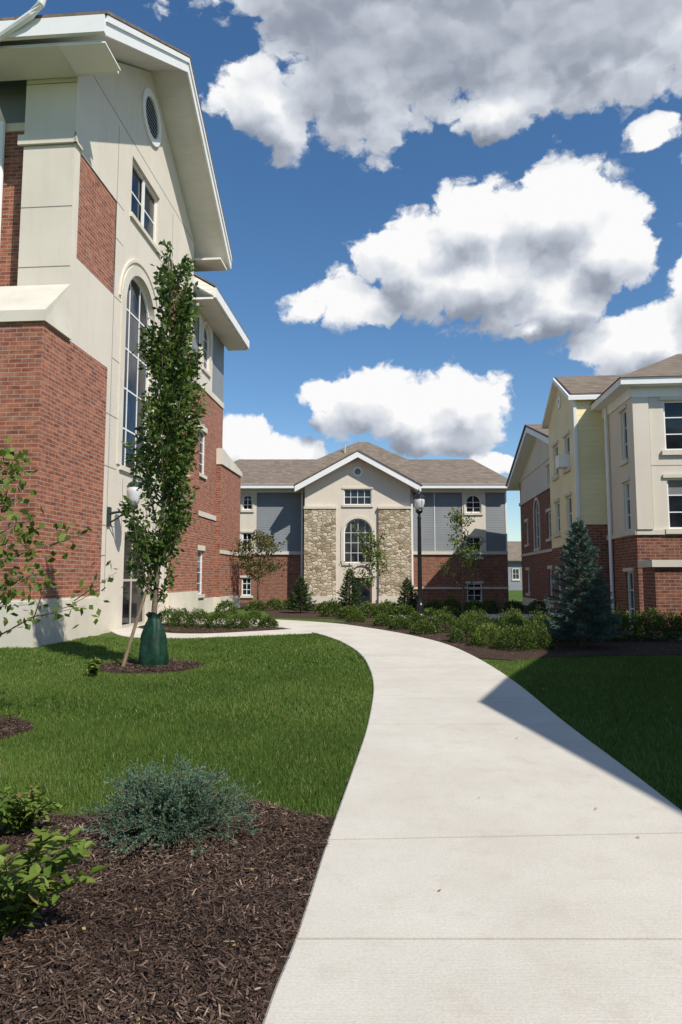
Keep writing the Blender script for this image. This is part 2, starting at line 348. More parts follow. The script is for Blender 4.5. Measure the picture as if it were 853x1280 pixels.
# ================================================================== LEFT BUILDING
def left_building():
    B=Bld('brick_gable_building',(-7.78,17.3,0),-math.atan(.08))
    side=FR('x+',0.0); yc=7.2
    for y0,y1 in ((0,4.0),(10.4,14.4)):
        back=-6 if y0==0 else -1.5
        B.box('pier_base',LIME,back,.06,y0-.06,y1,0,1.14)
        B.box('brick_pier',BRICK,back,0,y0,y1-.01,1.14,8.42)
    B.box('brick_pier_band',LIME,-6,.03,-.03,4.0,1.14,1.20)
    B.prism8('pier_cap',LIME,[(-6,-.08,8.42),(.08,-.08,8.42),(.08,1.4,8.42),(-6,1.4,8.42),(-6,-.08,8.72),(.08,-.08,8.72),(-.02,1.38,10.05),(-6,1.38,10.05)])
    G=FR('x+',-.05); H=[(5.35,8.15,5.5,12.6,True),(5.6,8.4,14.5,16.65),(5.9,8.5,0.02,3.3)]
    B.wall('stucco_wall',STUCCO,G,1.4,13.0,8.42,11.0,H,.3)
    B.wall('stucco_wall',STUCCO,G,4.0,10.4,1.14,8.42,H,.3)
    B.wall('wall_base',LIME,G,4.0,10.4,0,1.14,H,.3)
    B.wall('stucco_wall',STUCCO,G,4.4,10.0,11.0,14.25,H,.3)
    B.wall('stucco_wall',STUCCO,G,1.4,13.0,14.25,17.2,H,.3)
    B.wall('stucco_wall',STUCCO,G,1.4,1.75,11.0,14.25); B.wall('stucco_wall',STUCCO,G,12.65,13.0,11.0,14.25)
    B.wall('brick_panel',BRICK,FR('x+',-.08),1.75,4.4,11,14.25); B.wall('brick_panel',BRICK,FR('x+',-.08),10.0,12.65,11,14.25)
    B.poly('stucco_wall',STUCCO,[G(1.4,17.2,0),G(13.0,17.2,0),G(yc,21.05,0)])
    Ff=FR('y-',1.4); B.wall('stucco_wall',STUCCO,Ff,-1.6,-.05,8.5,17.5)
    B.wall('brick_wing',BRICK,FR('y-',1.9),-8,-1.6,8.5,15.2); B.wall('gray_siding',GRAYS,FR('y-',1.9),-8,-1.6,15.2,17.5)
    B.box('wing_band',LIME,-8,-1.6,1.84,1.9,15.1,15.35)
    B.wall('stucco_wall',STUCCO,FR('x-',-1.6),1.4,1.9,8.5,17.5)
    B.box('pilaster_block',STUCCO,-1.75,.04,1.32,1.399,14.3,14.6); B.box('pilaster_block',STUCCO,-.05+.002,.02,1.32,1.75,14.3,14.6)
    for z in (10.6,12.4,14.28,16.2):
        B.box('stucco_joints',JOINT,-1.6,-.06,1.394,1.399,z-.012,z+.012)
    for z in (8.9,11.0,14.25,13.0):
        for s0,s1 in ((4.4,5.0),(8.5,10.0)): B.fbox('stucco_joints',JOINT,G,s0,s1,z-.014,z+.014,0,.004)
    for y in (4.4,10.0): B.fbox('stucco_joints',JOINT,G,y-.014,y+.014,1.3,16.9,0,.005)
    for z in (3.4,5.3,7.0): 
        for s0,s1 in ((4.0,5.0),(8.5,10.4)): B.fbox('stucco_joints',JOINT,G,s0,s1,z-.014,z+.014,0,.0045)
    for y in (5.6,7.0,8.6): B.fbox('stucco_joints',JOINT,G,y-.014,y+.014,3.4,5.1,0,.0055)
    B.fbox('stucco_joints',JOINT,G,1.5,12.9,17.15,17.18,0,.0045)
    B.window(G,*H[0][:4],nx=3,ny=4,arch=True,fw=.10,mw=.055,trim=.34,dep=.24)
    B.ring('window_trim',STUCCO,G,6.75,11.2,1.85,1.95,-.01,.06)
    B.window(G,*H[1][:4],nx=2,ny=2,fw=.1,mw=.06,dep=.2)
    B.fbox('window_frames',WHITE,G,6.92,7.08,14.55,16.6,-.16,-.1)
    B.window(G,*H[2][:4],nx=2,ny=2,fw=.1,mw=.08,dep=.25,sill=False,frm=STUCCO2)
    B.ring('gable_vent',WHITE,G,yc,19.2,.72,.98,-.01,.08,0,2*math.pi,32)
    for k in range(9):
        z=19.2-.6+k*.15; h=math.sqrt(max(.01,.72**2-(z-19.2)**2))
        B.prism8('gable_vent',WHITE,[G(yc-h,z-.07,.05),G(yc+h,z-.07,.05),G(yc+h,z-.05,.05),G(yc-h,z-.05,.05),G(yc-h,z+.02,.0),G(yc+h,z+.02,.0),G(yc+h,z+.04,.0),G(yc-h,z+.04,.0)])
    B.ring('gable_vent',DARK,G,yc,19.2,.0,.72,.002,.004,0,2*math.pi,32)
    fn=lambda p,q,t:(t,p,q)
    B.extrude('roof_eaves',SOFFIT,chev(yc,7.08,17.0,21.5,.42),fn,-8,1.28)
    B.extrude('rake_fascia',WHITE,chev(yc,7.1,17.06,21.56,.58),fn,1.283,1.36)
    B.extrude('roof_shingles',ROOF,chev(yc,7.22,17.1,21.68,.09),fn,-8,1.43)
    B.extrude('rake_crown',WHITE,chev(yc,7.14,17.04,21.56,.2),fn,1.363,1.41)
    for s,y in ((-1,yc-7.1),(1,yc+7.1)):
        B.box('eave_gutter',WHITE,-8,1.36,min(y,y+s*.12),max(y,y+s*.12),16.5,17.0)
    B.box('eave_soffit',SOFFIT,-8,1.2,yc-7.0,1.38,16.35,16.44); B.box('eave_soffit',SOFFIT,-2,1.2,13.02,yc+7.0,16.35,16.44)
    B.box('cornice_return',WHITE,.0,1.33,yc-7.05,yc-6.0,16.30,16.348)
    B.add('downspout',WHITE,*tube([(-.25,-.22,17.6),(-.35,-.2,17.25),(-.65,-.15,17.0),(-1.9,.0,16.35),(-2.35,.5,16.0),(-2.5,1.72,15.3),(-2.5,1.74,12),(-2.5,1.74,10.2)],[.1]*8,10))
    Wf=FR('x+',-.25); HH=[(14.9,16.2,.95,3.05),(14.9,16.2,6.75,8.9),(15.2,16.5,12.0,14.3,True)]
    B.wall('wall_base',LIME,Wf,13.0,19.5,0,.75,(),.2)
    B.wall('brick_wing',BRICK,Wf,13.0,19.5,.75,11.0,HH,.2)
    B.fbox('wing_band',LIME,Wf,13.0,19.5,10.95,11.25,-.02,.06)
    B.wall('gray_siding',GRAYS,Wf,13.0,14.6,11.0,15); B.wall('gray_siding',GRAYS,Wf,17.1,19.5,11.0,15)
    B.wall('stucco_wall',STUCCO,FR('x+',-.22),14.6,17.1,11.0,15,[HH[2]],.2)
    B.window(Wf,*HH[0][:4],nx=2,ny=4,trim=.25,blind=.4); B.window(Wf,*HH[1][:4],nx=2,ny=4,trim=.25)
    B.window(FR('x+',-.22),*HH[2][:4],nx=2,ny=3,arch=True,trim=.2)
    B.fbox('wing_band',LIME,Wf,13.0,18.3,4.7,4.95,-.02,.05)
    B.extrude('roof_eaves',SOFFIT,[(.85,14.7),(.85,15.1),(-6,19.2),(-6,18.8)],lambda p,q,t:(p,t,q),13.2,20.4)
    B.extrude('roof_shingles',ROOF,[(.95,15.13),(.95,15.2),(-6,19.32),(-6,19.25)],lambda p,q,t:(p,t,q),13.2,20.5)
    B.box('eave_gutter',WHITE,.853,.97,13.2,20.4,14.62,15.08)
    B.box('eave_soffit',SOFFIT,-.25,.84,13.2,20.4,14.55,14.64)
    B.extrude('rake_fascia',WHITE,[(.85,14.55),(.85,15.1),(-6,19.2),(-6,18.6)],lambda p,q,t:(p,t,q),20.403,20.47)
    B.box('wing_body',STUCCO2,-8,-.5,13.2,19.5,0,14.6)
    B.box('pier_base',LIME,-4,.06,18.3,22.96,0,.75); B.box('brick_pier',BRICK,-4,0,18.35,22.9,.75,7.7)
    B.prism8('pier_cap',LIME,[(-4,18.3,7.7),(.08,18.3,7.7),(.08,23,7.7),(-4,23,7.7),(-4,18.3,8.55),(.08,18.3,8.55),(.08,23,7.95),(-4,23,7.95)])
    B.fbox('wing_band',LIME,side,18.35,22.9,3.0,3.2,.002,.05)
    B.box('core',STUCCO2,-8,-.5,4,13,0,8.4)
    B.done()
left_building()
# ================================================================== FAR BUILDING
def far_building():
    B=Bld('stone_entrance_building',(0,48,0)); F0=FR('y-',0)
    ze=8.1
    wl=[(-6.95,-6.25,6.5,7.6,True),(-6.95,-6.25,3.4,4.9),(-6.95,-6.25,.5,1.75)]
    wr=[(8.8,9.9,6.3,7.6,True),(8.8,9.85,3.2,4.6),(8.8,9.85,.1,1.35)]
    for (a,b,ws,c0,c1) in ((-10,-2.5,wl,-7.3,-5.95),(4.8,11.7,wr,8.55,10.2)):
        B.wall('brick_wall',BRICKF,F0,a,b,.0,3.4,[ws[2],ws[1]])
        B.wall('gray_siding',GRAYS,F0,a,c0,3.4,ze); B.wall('gray_siding',GRAYS,F0,c1,b,3.4,ze)
        B.wall('stucco_panel',STUCCO,FR('y-',-.06),c0,c1,3.4,ze,ws[:2])
        for w,ar in zip(ws,(1,0,0)):
            B.window(FR('y-',-.06) if w[2]>3 else F0,*w[:4],nx=2,ny=2 if ar else 3,arch=bool(ar),fw=.08,mw=.045,trim=.14)
        B.box('stone_band',LIME,a,b,-.12,-.003,3.36,3.58)
        if a>0: B.box('stone_band',LIME,a,b,-.1,-.003,.95,1.1)
        else: B.box('stone_band',LIME,a,-7.1,-.1,-.003,.95,1.1)
        B.box('frieze_board',WHITE,a,b,-.07,-.003,7.75,8.0)
        B.box('eave_soffit',SOFFIT,a,b,-.75,0,7.93,7.99)
        B.box('eave_gutter',WHITE,a-.3,b+.3,-.85,-.753,7.95,8.25)
    for x in (6.6,): B.fbox('siding_corner',WHITE,F0,x-.025,x+.025,3.6,7.75,.002,.03)
    B.fbox('siding_corner',WHITE,F0,11.6,11.7,3.6,7.75,.002,.03)
    B.ring('brick_arch',BRICKR,F0,9.3,1.5,1.05,1.3,.0,.06)
    C=FR('y-',-1.2); xc=1.15; A=[(.2,2.15,2.75,5.8,True),(.2,2.1,6.75,7.85),(.75,2.1,0.02,1.75)]
    B.wall('stucco_panel',STUCCO,C,-.35,2.6,0,6.55,[A[0],A[2]],.25)
    B.wall('stucco_panel',STUCCO,C,-2.5,4.8,6.55,8.3,[A[1]],.2)
    B.poly('stucco_panel',STUCCO,[C(-2.5,8.3,0),C(4.8,8.3,0),C(xc,10.1,0)])
    for a,b in ((-2.5,-.35),(2.6,4.8)):
        B.box('fieldstone_wall',STONE,a-.02,b,-1.38,-.0,0,6.45)
        B.box('stone_cap',LIME,a-.06,b+.03,-1.44,-1.2,6.45,6.62)
        B.box('stone_cap',LIME,a-.05,b+.02,-1.43,-1.38,0,.5)
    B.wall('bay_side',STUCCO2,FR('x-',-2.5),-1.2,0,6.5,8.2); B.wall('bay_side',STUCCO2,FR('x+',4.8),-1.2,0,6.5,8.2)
    B.window(C,*A[0][:4],nx=4,ny=3,arch=True,fw=.07,mw=.032,trim=.2,dep=.2)
    B.window(C,*A[1][:4],nx=4,ny=2,fw=.06,mw=.035,trim=.12)
    B.window(C,*A[2][:4],nx=2,ny=1,fw=.07,mw=.05,sill=False,trim=.12,frm=BLACK)
    B.ring('door_arch',LIME,C,1.42,1.85,.75,.95,.0,.12)
    B.ring('gable_vent',WHITE,C,xc,9.05,.22,.34,.0,.05,0,2*math.pi,20); B.ring('gable_vent',GRAYS,C,xc,9.05,0,.22,.0,.02,0,2*math.pi,20)
    fn=lambda p,q,t:(p,t,q)
    B.extrude('gable_eaves',SOFFIT,chev(xc,4.25,7.95,10.3,.28),fn,-1.9,3)
    B.extrude('rake_fascia',WHITE,chev(xc,4.3,7.98,10.36,.42),fn,-1.98,-1.903)
    B.extrude('gable_shingles',ROOF,chev(xc,4.38,8.05,10.46,.08),fn,-2.04,5)
    def hip(x0,x1,y0,y1,z0,z1,rx0,rx1,ry):
        V=[(x0,y0,z0),(x1,y0,z0),(x1,y1,z0),(x0,y1,z0),(rx0,ry,z1),(rx1,ry,z1)]
        B.add('main_roof',ROOF,V,[(0,1,5,4),(1,2,5),(2,3,4,5),(3,0,4),(0,3,2,1)])
    hip(-11,12.4,-.9,11,8.2,11.0,-8,10.3,5)
    hip(-5,8,1.5,14,9.0,12.9,1.4,2.2,7.5)
    B.add('roof_vent',STUCCO2,*lathe([(.07,11.6),(.07,12.3)],8,(.3,5.5)))
    for x in (-2.75,5.0): B.box('downspout',WHITE,x-.06,x+.06,-.14,-.02,.0,7.9)
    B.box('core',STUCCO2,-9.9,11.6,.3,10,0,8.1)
    B.done()
far_building()
# ================================================================== RIGHT BUILDING
def right_building():
    B=Bld('cream_gable_building',(9.65,23.5,0),-math.atan(.0911))
    Fl=FR('x-',0); Ff=FR('y-',-1.6)
    hl=[(-1.05,-.45,5.7,7.4),(-1.05,-.45,3.3,4.95),(-1.1,-.35,.1,1.95)]
    fnt=[(1.0,2.6,5.85,7.5),(1.0,2.6,3.3,4.95),(3.6,5.2,5.85,7.5),(3.6,5.2,3.3,4.95),(1.1,2.7,.3,2.1)]
    for F,s0,s1,hs in ((Fl,-1.6,1.5,hl),(Ff,0,8,fnt)):
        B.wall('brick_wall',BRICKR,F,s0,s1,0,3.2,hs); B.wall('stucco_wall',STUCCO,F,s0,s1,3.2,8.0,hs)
        for k,h in enumerate(hs): B.window(F,*h[:4],nx=2,ny=3,fw=.06,mw=.035,trim=.12,blind=.35 if k==1 else 0)
    B.fbox('stone_band',LIME,Ff,-.05,8,3.12,3.28,.002,.06); B.fbox('stone_band',LIME,Fl,-1.66,1.5,3.12,3.28,.002,.06)
    for a,b in ((0,.5),(2.9,3.3)): B.fbox('pilaster',STUCCO,Ff,a,b,3.29,7.6,.002,.1)
    B.fbox('joints',JOINT,Ff,0.52,.54,3.3,7.8,.002,.005); B.fbox('joints',JOINT,Ff,.5,8,5.35,5.37,.002,.005)
    B.fbox('frieze',WHITE,Ff,-.03,8,7.62,7.95,.002,.05); B.fbox('frieze',WHITE,Fl,-1.63,1.5,7.62,7.95,.002,.05)
    B.box('eave',WHITE,-.45,8.4,-2.05,6,7.95,8.17)
    B.add('roof',ROOF,[(-.5,-2.1,8.172),(8.5,-2.1,8.172),(8.5,8,8.172),(-.5,8,8.172),(3.2,2.6,10.4),(5.4,2.6,10.4)],[(0,1,5,4),(1,2,5),(2,3,4,5),(3,0,4)])
    S=FR('x-',-1.05); h2=[(2.4,3.2,6.0,7.3),(4.4,5.2,6.0,7.3),(2.4,3.2,3.6,4.9),(4.4,5.2,3.6,4.9),(2.4,3.2,.8,2.1),(4.4,5.2,.8,2.1)]
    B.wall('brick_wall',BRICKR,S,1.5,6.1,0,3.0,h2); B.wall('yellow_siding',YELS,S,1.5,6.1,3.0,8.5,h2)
    for h in h2: B.window(S,*h,nx=2,ny=2,fw=.07,mw=.045,trim=.12)
    B.poly('yellow_siding',YELS,[S(1.5,8.5,0),S(6.1,8.5,0),S(3.8,9.75,0)])
    B.wall('yellow_siding',YELS,FR('y-',1.5),-1.05,.6,3.7,8.6); B.wall('brick_wall',BRICKR,FR('y-',1.5),-1.05,.6,0,3.7)
    B.box('corner_board',WHITE,-1.09,-.98,1.46,1.57,3.7,8.5)
    B.box('window_air_conditioner',WHITE,-1.45,-1.0,2.5,3.1,6.02,6.5)
    B.extrude('gable_roof',WHITE,chev(3.8,2.5,8.5,9.9,.16),lambda p,q,t:(t,p,q),-1.3,5)
    B.extrude('gable_roof_top',ROOF,chev(3.8,2.45,8.62,9.97,.06),lambda p,q,t:(t,p,q),-1.2,5)
    B.ring('gable_vent',WHITE,S,3.8,8.9,.1,.28,.002,.05,0,2*math.pi,16)
    B.add('downspout',WHITE,*tube([(-.1,.9,7.9),(-.1,.9,.1)],[.06,.06],8))
    T=FR('x-',.2); h3=[(9.5,10.4,3.8,5.2),(9.5,10.4,.8,2.2),(12,12.9,3.8,5.2),(12,12.9,.8,2.2),(15,16.4,3.4,6.2,True),(18.5,19.4,3.8,5.2),(18.5,19.4,.8,2.2)]
    B.wall('brick_wall',BRICKR,T,7.6,21.2,.5,6.5,h3); B.wall('wall_base',LIME,T,7.6,21.2,0,.5)
    h4=[(9.5,10.4,6.7,7.7),(12,12.9,6.7,7.7)]
    B.wall('stucco_wall',STUCCO,FR('x-',.25),7.6,21.2,6.5,8.0,h4)
    for h in h3: B.window(T,*h[:4],nx=2,ny=3,arch=len(h)>4,trim=.18)
    for h in h4: B.window(FR('x-',.25),*h[:4],nx=2,ny=2,trim=.1)
    B.fbox('stone_band',LIME,T,7.6,21.2,6.4,6.6,.0,.09); B.fbox('stone_band',LIME,T,7.6,21.2,3.1,3.25,.002,.05)
    B.poly('stucco_wall',STUCCO,[T(7.6,8.0,0),T(21.2,8,0),T(14.8,9.8,0)])
    B.wall('brick_wall',BRICKR,FR('y-',7.6),.2,1.5,0,6.5); B.wall('stucco_wall',STUCCO,FR('y-',7.6),.2,1.5,6.5,8)
    B.wall('brick_wall',BRICKR,FR('y-',21.2),.2,8,0,8)
    B.extrude('gable_eaves',WHITE,chev(14.8,7.6,7.9,10.3,.3),lambda p,q,t:(t,p,q),-.45,7)
    B.extrude('gable_roof_top',ROOF,chev(14.8,7.75,8.0,10.45,.09),lambda p,q,t:(t,p,q),-.52,7)
    B.wall('connector',BRICKR,FR('x-',.5),1.5,7.6,0,8.3)
    B.box('roof_behind',ROOF,.5,6,1.5,8,8.3,8.6)
    B.done()
    P=Bld('brick_pillar',(9.45,19.9,0),-.09)
    P.box('base',LIME,-.56,.56,-.56,.56,0,.25); P.box('shaft',BRICKR,-.5,.5,-.5,.5,.25,2.05); P.box('cap',LIME,-.6,.6,-.6,.6,2.05,2.25); P.done()
right_building()
def side_building():
    B=Bld('unseen_shadow_building',(0,0,0))  # unseen building, its outline shaped backwards from the shadow thrown on the walk
    out=[(7.7,-9),(7.7,-1.6),(7.0,4.0),(7.9,6.2),(9.9,10.4),(10.6,14.0),(22,14.0),(22,-9)]
    H=8.2
    for (a,b) in zip(out,out[1:]+out[:1]):
        a=Vector(a); b=Vector(b); d=(b-a); L=d.length; d.normalize(); n=Vector((-d.y,d.x))
        F=lambda s,z,dd,a=a,d=d,n=n:(a.x+d.x*s+n.x*(dd-.25),a.y+d.y*s+n.y*(dd-.25),z)
        hs=[]
        k=int(L//3)
        for i in range(k):
            c=L*(i+.5)/k; hs+=[(c-.6,c+.6,1,2.6),(c-.6,c+.6,4.6,6.2)]
        B.wall('brick_wall',BRICKR,F,0,L,0,3.6,hs); B.wall('stucco_wall',STUCCO,F,0,L,3.6,H-.3,hs)
        for h in hs: B.window(F,*h,nx=2,ny=2,trim=.15)
    n=len(out); B.add('roof',WHITE,[(x,y,H-.3) for x,y in out]+[(x,y,H) for x,y in out],[tuple(range(n)),tuple(range(2*n-1,n-1,-1))]+[(i,(i+1)%n,n+(i+1)%n,n+i) for i in range(n)])
    B.done()
side_building()
def house():
    B=Bld('distant_house',(24.2,95,0),.1)
    B.box('walls',GRAYS,-6,6,0,8,0,4.2); B.extrude('roof',ROOF,chev(4,4.6,4.2,7,.2),lambda p,q,t:(t,p,q),-6.5,6.5)
    for x in (-4,0,4): B.window(FR('y-',-.02),x-.5,x+.5,1.5,3,nx=2,ny=2,dep=-.02)
    B.done()
house()
# ================================================================== GROUND / WALK
gs=700
pymesh('ground',[(-gs,-gs,0),(gs,-gs,0),(gs,gs,0),(-gs,gs,0)],[(0,1,2,3)],GROUND)
Lp=[(-.55,.2),(-.42,1.6),(-.298,2.87),(-.212,3.49),(-.078,4.76),(.096,6.24),(.33,8.4),(.53,11.5),(.49,14.8),(.22,17.4),(-.35,20.1),(-1.2,22.4),(-2.6,24.4),(-4.6,25.7),(-7,26.4),(-9.5,26.8)]
Rp=[(2.15,.2),(2.28,1.6),(2.38,2.87),(2.43,3.49),(2.50,4.9),(2.58,6.4),(2.67,8.4),(2.88,11.6),(2.92,14.8),(2.72,17.9),(2.1,20.6),(1.1,23.3),(-.3,26.0),(-2.9,28.4),(-6,29.3),(-9,29.6)]
NS=12
Lc=catmull(Lp,NS); Rc=catmull(Rp,NS)
def walk_index(y): return int(np.argmin(np.abs((Lc[:,1]+Rc[:,1])/2-y)))
cuts=sorted({0,len(Lc)-1,*[walk_index(y) for y in (1.9,3.42,4.70,8.15,9.9,11.6,13.3,15.3,17.7,20.2,22.6)],14*NS-2,13*NS,12*NS})
def slabs(Lc,Rc,cuts,name,zt=.045,gap=.008):
    V=[];Fs=[]
    for a,b in zip(cuts[:-1],cuts[1:]):
        o=len(V); n=b-a+1
        for i in range(a,b+1):
            l=Lc[i].copy(); r=Rc[i].copy()
            if i==a and a>0: t=(Lc[i+1]-Lc[i]); l+=t/np.linalg.norm(t)*gap; t=(Rc[i+1]-Rc[i]); r+=t/np.linalg.norm(t)*gap
            if i==b: t=(Lc[i]-Lc[i-1]); l-=t/np.linalg.norm(t)*gap; t=(Rc[i]-Rc[i-1]); r-=t/np.linalg.norm(t)*gap
            u=(r-l)/np.linalg.norm(r-l)
            V+=[(l[0],l[1],0),(l[0],l[1],zt-.008),(l[0]+u[0]*.012,l[1]+u[1]*.012,zt),(r[0]-u[0]*.012,r[1]-u[1]*.012,zt),(r[0],r[1],zt-.008),(r[0],r[1],0)]
        for k in range(n-1):
            for j in range(5): Fs.append((o+k*6+j,o+k*6+j+1,o+k*6+j+7,o+k*6+j+6))
        Fs.append(tuple(o+j for j in range(6))); Fs.append(tuple(o+(n-1)*6+j for j in range(6))[::-1])
    return pymesh(name,V,Fs,CONC)
slabs(Lc,Rc,cuts,'concrete_walkway',.045,.010)
n=len(Lc); pymesh('walkway_joint_filler',[(*p,.034) for p in Lc]+[(*p,.034) for p in Rc],[(i,i+1,n+i+1,n+i) for i in range(n-1)],JOINT)
a=catmull([(-7.6,22.6),(-6.2,20.2),(-4.4,19.9),(-2.2,20.9),(-.9,21.8)],8); b=catmull([(-7.4,24.4),(-5.6,21.7),(-4.2,21.3),(-2.8,22.2),(-1.6,23.2)],8)
slabs(a,b,[0,8,16,24,32],'concrete_side_path',.038)
a=catmull([(2.5,29.5),(8,29.8),(14,29.5)],6); b=catmull([(2.0,31.8),(8,32.3),(14,32)],6)
slabs(a,b,[0,6,12],'concrete_cross_path',.04)
def bed(name,poly,nchip,z=.028,L=(.02,.06),ymin=None,ymax=None):
    n=len(poly)
    ob=pymesh(name,[(x,y,z) for x,y in poly]+[(x,y,-.01) for x,y in poly],[tuple(range(n))]+[(i,n+i,n+(i+1)%n,(i+1)%n) for i in range(n)],MULCH)
    if nchip:
        x,y=sample(poly,nchip,ymin,ymax); k=np.abs(x)<y*.6+.3; x=x[k];y=y[k]; m=len(x); a=rng.uniform(0,2*math.pi,m); l=rng.uniform(L[0],L[1],m)*rng.choice([.5,.8,1,1.8],m,p=[.35,.3,.25,.1]); w=np.minimum(l*rng.uniform(.10,.34,m),.009)*(L[1]/.05)
        tz=rng.normal(0,.3,m); D=np.stack([np.cos(a),np.sin(a),tz],1); D=unit(D); R=unit(np.cross(D,np.stack([rng.normal(0,.45,m),rng.normal(0,.45,m),np.ones(m)],1)))
        hm=.012*(1+np.sin(x*5.1+np.sin(y*3.7)*2)*np.sin(y*6.3-x*2))
        P=np.stack([x,y,z+.004+hm+rng.uniform(0,.02,m)],1)
        l=l[:,None]; w=w[:,None]
        V=np.stack([P-D*l*.5-R*w*.3,P+D*l*.5-R*w*.25,P+D*l*.42+R*w*.5,P-D*l*.35+R*w*.5],1).reshape(-1,3)
        arrmesh('chips',V,np.arange(4*m).reshape(-1,4),CHIP,np.repeat(np.clip(rng.beta(1.6,2.1,m)+.12*np.sin(x*2.3+y)*np.sin(y*3.1),0,1),4),ob)
    return ob
iL=[tuple(p) for p in Lc]
front_edge=[(-9,5.5),(-4.5,5.35),(-3,5.22),(-2.4,5.18),(-1.9,5.12),(-1.4,5.22),(-.95,5.42),(-.6,5.40),(-.3,5.18),(-.05,5.08)]
near=[p for p in iL if .2<=p[1]<5.0]
bed_front=[(-9,.2)]+near+front_edge[::-1]
bed('mulch_bed',bed_front,320000,.028,(.016,.050),1.8,5.5)
def ringpoly(cx,cy,r,n=28,sq=1): return [(cx+r*(1+.04*math.sin(3*t)+.03*math.sin(7*t))*math.cos(t),cy+r*sq*(1+.04*math.sin(5*t))*math.sin(t)) for t in [2*math.pi*i/n for i in range(n)]]
TX,TY=-3.72,13.6
ring1=ringpoly(TX,TY-.1,1.0); ring2=ringpoly(-4.35,7.85,.8)
bed('mulch_bed',ring1,9000,.03,(.03,.07)); bed('mulch_bed',ring2,6000,.03,(.03,.06))
iR=[tuple(p) for p in Rc]
rb=[p for p in iR if 15.0<p[1]<27.5 and p[0]>-.8]
bed_right=rb+[(2.6,28.8),(6,28.5),(9,21),(9.0,15.9),(6.3,15.5),(4.6,15.2),(3.6,14.6)]
bed('mulch_bed',bed_right,12000,.028,(.03,.08))
bed('mulch_bed',[(-7.2,24.6),(-5.4,22.1),(-4.0,21.7),(-2.9,22.6),(-1.9,23.6),(-2.9,24.4),(-4.8,25.4),(-7,26.0)],5000,.028,(.04,.09))
bed('mulch_bed',[(-3,30.5),(-1,29.4),(1.5,28.6),(2.0,29),(1.8,33),(5,33),(12,33),(12,47),(-8,47),(-6,40),(-4,36)],0,.012)
# fallen leaves
fx,fy=sample(bed_front,260,2.3,5.1); gx=rng.uniform(0,2.5,14); gy=rng.uniform(3,14,14)
FP=np.concatenate([np.stack([fx,fy,np.full(len(fx),.062)],1),np.stack([gx,gy,np.full(14,.052)],1)]); nf=len(FP)
a_=rng.uniform(0,6.28,nf); Dn=np.stack([np.cos(a_),np.sin(a_),rng.normal(0,.15,nf)],1); Rn=np.stack([-np.sin(a_),np.cos(a_),rng.normal(0,.3,nf)],1)
l_=rng.uniform(.018,.038,nf)[:,None]
arrmesh('fallen_leaves',np.stack([FP,FP+Dn*l_*.5+Rn*l_*.28,FP+Dn*l_+np.array([0,0,.004]),FP+Dn*l_*.5-Rn*l_*.28],1).reshape(-1,3),np.arange(4*nf).reshape(-1,4),DRY,np.repeat(rng.random(nf),4))
# ------------------------------------------------------------------ grass
lawnL=front_edge+[p for p in iL if 5.1<p[1]<21.4 and p[0]>-.85]+[(-2.3,20.8),(-4.4,19.75),(-6.3,20.0),(-7.4,20.5),(-7.6,17.2),(-12,17.2)]
lawnR=[p for p in iR if 1.5<p[1]<14.6]+[(3.6,14.5),(4.6,15.1),(6.3,15.4),(9.0,15.8),(10.5,15.8),(10,11),(7.8,6.4),(6.8,4),(7.3,1.5)]
Vs=[];vr=[]
def blades(poly,n,h,w,ymin=None,ymax=None,excl=(),maxr=.62):
    x,y=sample(poly,n,ymin,ymax); k=np.abs(x)<y*maxr+.6
    for e in excl: k&=~pip(x,y,e)
    x=x[k];y=y[k];m=len(x); a=rng.uniform(0,2*math.pi,m); cl=(1+.25*np.sin(x*1.7+y*1.1)*np.sin(y*2.1-x*.6)+.15*np.sin(x*7+y*3)*np.sin(y*8-x*2)); hh=h*rng.uniform(.5,1.25,m)*cl; b=rng.uniform(0,2*math.pi,m); ln=rng.uniform(.1,.75,m)*hh
    P=np.stack([x,y,np.zeros(m)],1); W=np.stack([np.cos(a),np.sin(a),0*a],1)*(w*rng.uniform(.6,1.2,m))[:,None]
    T=P+np.stack([np.cos(b)*ln,np.sin(b)*ln,hh],1)
    Vs.append(np.stack([P-W,P+W,T],1).reshape(-1,3))
    v=np.clip(rng.normal(.42,.2,m)+.14*np.sin(x*.9+1.3*np.sin(y*.8))+.10*np.sin(x*3.1+y*.7)*np.sin(y*2.7-x)+.25*(cl-1),0,.95); v[rng.random(m)<.04]=1.; vr.append(np.repeat(v,3))
ex=[ring1,ring2]
blades(lawnL,330000,.052,.0035,5.0,8.5,ex)
blades(lawnL,210000,.055,.006,8.5,13,ex)
blades(lawnL,130000,.055,.011,13,21.5,ex)
blades(lawnR,130000,.055,.006,4.,15.8)
V=np.concatenate(Vs); arrmesh('lawn_grass',V,np.arange(len(V)).reshape(-1,3),GRASS,np.concatenate(vr))
